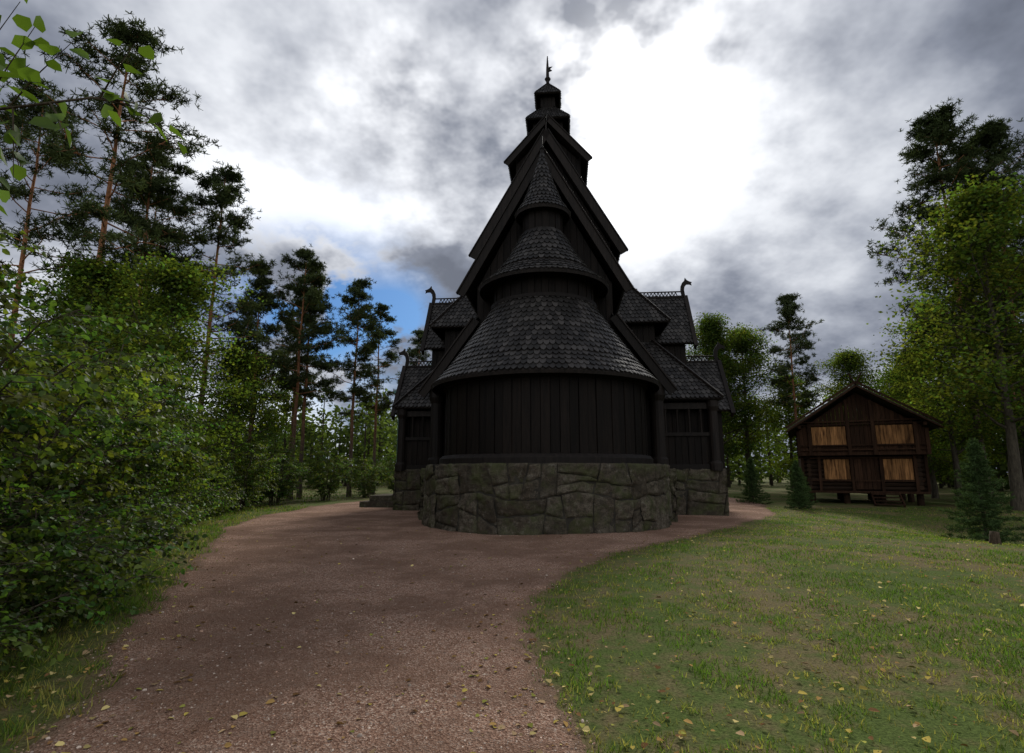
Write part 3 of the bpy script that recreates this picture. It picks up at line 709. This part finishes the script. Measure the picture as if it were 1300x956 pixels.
def near_hazel():
    rg=np.random.default_rng(5); g=Geo(); bk=lambda k:np.array([[.055,.045,.03]]*k)
    def stem(pts,r0,r1): pts=np.array(pts,float); tube(g,pts,np.linspace(r0,r1,len(pts)),bk(len(pts)),6)
    def spray(a,b,nl,c=(.07,.12,.022),L=.10):
        a=np.array(a,float);b=np.array(b,float); tube(g,[a,(a+b)/2+[0,0,.02],b],[.006,.004,.002],bk(3),4)
        cc=np.array(c)*rg.uniform(.7,1.25,(nl,1)); twigleaves(g,rg,a,b,nl,L,cc)
    bx,by=-4.7,3.0
    main=[(bx,by,-.05),(bx+.1,by,1.4),(bx+.4,by-.1,2.6),(bx+1.1,by-.25,3.3),(bx+1.9,by-.35,3.50),(bx+2.5,by-.4,3.54),(bx+2.85,by-.4,3.46)]
    stem(main,.022,.0025)
    M=np.array(main)
    for f,dx,dz,nl in ((3.1,.1,-.7,12),(3.5,.3,.5,11),(3.9,.15,-.85,13),(4.2,.35,.35,8),(4.25,.1,-.42,9),(4.6,.25,-.3,6),(5.1,.3,.16,5),(5.4,.25,-.14,5),(3.3,-.2,.7,12),(3.7,.05,-.95,14),(3.8,.3,-1.1,14),(3.6,.45,.7,10),(3.95,.2,.55,8),(3.5,.2,-1.3,16),(3.75,.2,-.6,10),(3.6,.0,-1.1,14),(3.9,-.1,-1.2,14),(4.05,-.05,-.9,12),(3.85,.1,-1.4,16)):
        a=int(f); p=M[a]+(M[a+1]-M[a])*(f-a); spray(p,p+[dx,rg.uniform(-.25,.25),dz],nl)
    spray(M[5],M[6],6)
    for i in range(9):
        az=rg.uniform(1.6,4.6); rr=rg.uniform(.6,1.3); h=rg.uniform(3,4.8); t=np.linspace(0,1,6)[:,None]
        pts=np.array([bx,by,0])+np.array([math.cos(az),math.sin(az),0])*rr*t**1.5+np.array([0,0,h])*t
        stem(pts,.03,.006)
        for j in range(26):
            x=rg.uniform(.6,4.99); a=int(x); p=pts[a]+(pts[a+1]-pts[a])*(x-a); q=p+rg.normal(size=3)*[.35,.35,.15]; spray(p,q,9)
    return g.mesh('hazel_tree',[M_BARK,M_LEAF])
obj('hazel_tree',near_hazel())

def undergrowth():
    rg=np.random.default_rng(8); g=Geo(); n=60000
    y=rg.uniform(2.5,40,n); x=rg.uniform(-17,-2.5,n); s=sdpoly(x,y,PATH)
    k=(s<-.9)&(rg.random(n)<np.clip((-s-.9)/1.2,0.03,1)*np.clip(9/y,.25,1)*(fb(x,y,.9,31)>.38)); x=x[k];y=y[k]; s=s[k]
    hh=rg.uniform(0,1,len(x))**1.6*np.clip((-s-.9)*.4,.06,.75)
    P=np.stack([x,y,hz(x,y)+hh+.02],1); c=np.array([.065,.10,.025])*rg.uniform(.5,1.4,(len(x),1))*(1+.4*rg.uniform(-1,1,(len(x),1))*[1,0,0])
    leaves(g,P,.085,.055,c,rg,True)
    return g.mesh('undergrowth',[M_BARK,M_LEAFF])
obj('undergrowth',undergrowth())

def grass():
    rg=np.random.default_rng(9); g=Geo(); n=1500000
    x=rg.uniform(-13,22,n); y=rg.uniform(2.2,27,n)
    acc=(rg.random(n)<np.minimum(1,(4.2/y))**1.4)&(np.abs(x)<y*1.15+1.5); x=x[acc];y=y[acc]
    s=psd(x,y); lx,ly=ch_local(x,y)
    inside=((np.hypot(lx,ly)<3.95)|((np.abs(lx)<6.8)&(ly>.4)&(ly<17.3)))
    bare=np.exp(-((x-1.1)**2/.5+(y-5.3)**2/.6))+.8*np.exp(-((x-9.5)**2/4+(y-12.5)**2/1.5))
    pn=fb(x,y,.9,50)*.5+fb(x,y,3.2,60)*.5
    tuft=fb(x,y,9,70)
    ok=(s<.09)&(~inside)&(rg.random(len(x))<np.clip((.62-pn-.30*bare)*6+(tuft-.5)*2.6,.07,1)*np.clip((.10-s)*6,.0,1)); x=x[ok];y=y[ok];s=s[ok];pn=pn[ok];tuft=tuft[ok]
    m=len(x); h=rg.uniform(.018,.05,m)*(1+.8*(x<-2))*(1.1-.5*np.clip((pn-.4)*3,0,1))*(.6+.9*tuft)
    P=np.stack([x,y,hz(x,y)-.004],1); az=rg.uniform(0,6.28,m); w=(.006+.0008*y)[:,None]
    sd=np.stack([np.cos(az),np.sin(az),0*az],1); ln=rg.normal(size=(m,2))*.45
    T=P+np.stack([ln[:,0]*h,ln[:,1]*h,h],1)
    v=np.stack([P-sd*w*.5,P+sd*w*.5,T+sd*w*.12,T-sd*w*.12],1).reshape(-1,3)
    yl=np.clip((pn-.43)*5+rg.normal(size=m)*.35,0,1)[:,None]
    c=(np.array([.085,.145,.026])*(1-yl)+np.array([.27,.23,.075])*yl)*rg.uniform(.5,1.5,(m,1))*(.5+.95*tuft[:,None])
    g.add(v,np.arange(m)[:,None]*4+np.arange(4),np.repeat(c,4,0),0)
    return g.mesh('grass',[M_GRASS])
obj('grass',grass())
def fallen():
    rg=np.random.default_rng(10); g=Geo(); n=9000
    y=3+24*rg.random(n)**1.4; x=rg.uniform(-1,1,n)*(y*.95+1.5); s=psd(x,y); lx,ly=ch_local(x,y)
    ok=~((np.hypot(lx,ly)<4.1)|((np.abs(lx)<6.9)&(ly>.3)&(ly<17.4)))&((rg.random(n)<.33)|(np.abs(s)<.6)|(s<0)&(rg.random(n)<.35)); x=x[ok];y=y[ok];s=s[ok]; m=len(x)
    P=np.stack([x,y,hz(x,y)+np.where(s>0,.022,.03)],1)
    pal=np.array([(.42,.33,.08),(.32,.2,.07),(.52,.42,.17),(.18,.10,.045),(.26,.26,.06),(.36,.25,.14)]); c=pal[rg.integers(0,6,m)]*rg.uniform(.5,1.1,(m,1))
    L=.05*rg.uniform(.25,1.3,(m,1)); d=nrm(rg.normal(size=(m,3))*[1,1,.12])
    leaves(g,P,L,L*.7,c,rg,True,.8,0,D=d*[3,3,0]+[0,0,.25])
    return g.mesh('fallen_leaves',[M_DEAD])
obj('fallen_leaves',fallen())
def pebbles():
    rg=np.random.default_rng(12); g=Geo(); n=24000
    y=2.5+13*rg.random(n)**1.7; x=rg.uniform(-1,1,n)*(y*.9+1); s=psd(x,y); lx,ly=ch_local(x,y)
    ok=(s>-.1)&(np.hypot(lx,ly)>4.0); x=x[ok];y=y[ok]; m=len(x)
    r=(rg.uniform(.003,.009,m)*(1+(rg.random(m)<.03)*1.2))[:,None]*np.array([[1,1,.7]])*rg.uniform(.7,1.3,(m,3))
    base=np.array([[1,0,0],[0,1,0],[-1,0,0],[0,-1,0],[.5,.5,.9],[-.5,.5,.9],[-.5,-.5,.9],[.5,-.5,.9]])
    P=np.stack([x,y,hz(x,y)+.013],1); v=(P[:,None]+base[None]*r[:,None]).reshape(-1,3)
    F=np.array([[0,1,5,4],[1,2,6,5],[2,3,7,6],[3,0,4,7],[4,5,6,7]])
    f=(np.arange(m)[:,None,None]*8+F[None]).reshape(-1,4)
    pal=np.array([(.44,.28,.20),(.24,.14,.10),(.55,.45,.37),(.34,.25,.20)]); c=pal[rg.integers(0,4,m)]*rg.uniform(.7,1.2,(m,1))
    g.add(v,f,np.repeat(c,8,0),0); 
    return g.mesh('pebbles',[M_BARK])
obj('pebbles',pebbles())

lp=bpy.data.objects.new('lamp_post',None); COL.objects.link(lp); lp.location=(-6.9,33.5,0)
q=PM(); q.rev([(.09,-.1),(.09,1.2),(.055,1.3),(.045,6.3)],0,0,0,6.283,12); q.beam((0,0,6.25),(0,-.7,6.4),.06,.06); q.obj('pole',M_POLE,lp)
q=PM(); q.rev([(.02,6.5),(.16,6.42),(.2,6.28),(.12,6.24),(0,6.24)],0,-.8,0,6.283,12); q.obj('lamp_head',M_POLE,lp)
g=Geo(); 
tube(g,[[0,0,-.1],[0,0,.05],[.01,0,.2],[.02,0,.3],[.02,0,.305]],[.15,.12,.1,.095,.001],np.array([[.06,.045,.03]]*5),9)
place('tree_stump',g.mesh('tree_stump',[M_BARK]),12.0,14.2)

# ---------------------------------------------------------------- sky & sun
SUN=Vector((.20,.8895,.70)).normalized()
EL=math.asin(SUN.z); AZ=math.atan2(SUN.x,SUN.y)
w=bpy.data.worlds.new('World'); scene.world=w; w.use_nodes=True; nt=w.node_tree; nt.nodes.clear()
sky=N(nt,'ShaderNodeTexSky',sky_type='NISHITA'); sky.sun_disc=False; sky.sun_elevation=EL; sky.sun_rotation=AZ
bg1=N(nt,'ShaderNodeBackground'); bg1.inputs[1].default_value=.085
nt.links.new(mixc(nt,1.0,sky.outputs[0],(.36,.64,1.0),'MULTIPLY'),bg1.inputs[0])
tc=N(nt,'ShaderNodeTexCoord'); sp=N(nt,'ShaderNodeSeparateXYZ'); nt.links.new(tc.outputs['Generated'],sp.inputs[0])
X,Y,Z=sp.outputs
den=mth(nt,'ADD',mth(nt,'MAXIMUM',Z,0.0),.42)
cb=N(nt,'ShaderNodeCombineXYZ'); nt.links.new(mth(nt,'DIVIDE',X,den),cb.inputs[0]); nt.links.new(mth(nt,'DIVIDE',Y,den),cb.inputs[1]); cb.inputs[2].default_value=2.3
cv=cb.outputs[0]
n1=noise(nt,cv,1.7,4,.5); n2=noise(nt,cv,4.6,5,.6)
nn=mth(nt,'ADD',mth(nt,'MULTIPLY',n1,.62),mth(nt,'MULTIPLY',n2,.38))
base=ramp(nt,nn,[(.39,(.14,.158,.205)),(.46,(.235,.26,.325)),(.53,(.40,.43,.50)),(.62,(.68,.71,.77))])
def spot(d,p):
    v=N(nt,'ShaderNodeVectorMath',operation='DOT_PRODUCT'); nt.links.new(tc.outputs['Generated'],v.inputs[0]); v.inputs[1].default_value=Vector(d).normalized()
    return mth(nt,'POWER',mth(nt,'MAXIMUM',v.outputs['Value'],0.0),p)
thin=mth(nt,'MULTIPLY_ADD',nn,11.0,-4.85); thin=mth(nt,'MINIMUM',mth(nt,'MAXIMUM',thin,.08),1.7)
gl=mth(nt,'ADD',mth(nt,'MULTIPLY',spot(SUN,110),1.5),mth(nt,'MULTIPLY',spot(SUN,24),.40))
gl=mth(nt,'ADD',gl,mth(nt,'MULTIPLY',spot((-.215,.89,.70),260),.6))
gl=mth(nt,'ADD',gl,mth(nt,'MULTIPLY',spot((-.3,.95,.34),18),.42))
gl=mth(nt,'MULTIPLY',gl,thin)
gl=mth(nt,'ADD',gl,mth(nt,'MULTIPLY',spot(SUN,300),.55))
# added brightness in the unseen sky behind the camera, lighting church front and bushes
back_fill=mth(nt,'MAXIMUM',mth(nt,'MULTIPLY',Y,-1.0),0.0)
gl=mth(nt,'ADD',gl,mth(nt,'MULTIPLY',mth(nt,'POWER',back_fill,.6),.75))
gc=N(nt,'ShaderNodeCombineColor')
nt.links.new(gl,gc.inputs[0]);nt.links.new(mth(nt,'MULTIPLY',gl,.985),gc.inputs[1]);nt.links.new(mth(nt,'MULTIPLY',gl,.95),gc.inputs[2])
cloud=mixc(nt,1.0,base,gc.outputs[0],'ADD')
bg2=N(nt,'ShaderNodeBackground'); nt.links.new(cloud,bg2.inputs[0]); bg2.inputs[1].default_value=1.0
hl=mth(nt,'ADD',mth(nt,'MULTIPLY',spot((-.35,.96,.28),110),1.3),mth(nt,'MULTIPLY',spot((-.20,.96,.28),700),1.0))
hf=mth(nt,'MULTIPLY_ADD',n2,11.0,-4.9,clamp=True)
hf=mth(nt,'MULTIPLY',hf,hl,clamp=True)
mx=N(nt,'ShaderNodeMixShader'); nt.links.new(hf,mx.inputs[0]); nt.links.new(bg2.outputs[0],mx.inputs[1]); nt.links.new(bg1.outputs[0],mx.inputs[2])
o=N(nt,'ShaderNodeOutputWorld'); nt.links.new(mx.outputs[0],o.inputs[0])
sl=bpy.data.lights.new('sun','SUN'); sl.energy=3.4; sl.angle=R(11); sl.color=(1,.95,.86)
so=bpy.data.objects.new('sun',sl); COL.objects.link(so); so.rotation_euler=(-SUN).to_track_quat('-Z','Y').to_euler(); so.location=(0,0,40)

# ---------------------------------------------------------------- camera
cam=bpy.data.cameras.new('camera'); co=bpy.data.objects.new('camera',cam); COL.objects.link(co)
cam.sensor_width=36; cam.lens=36*700/1300; cam.clip_end=4000; cam.clip_start=.05
co.location=(0,0,1.6); co.rotation_euler=(R(90+9.9),0,0); scene.camera=co
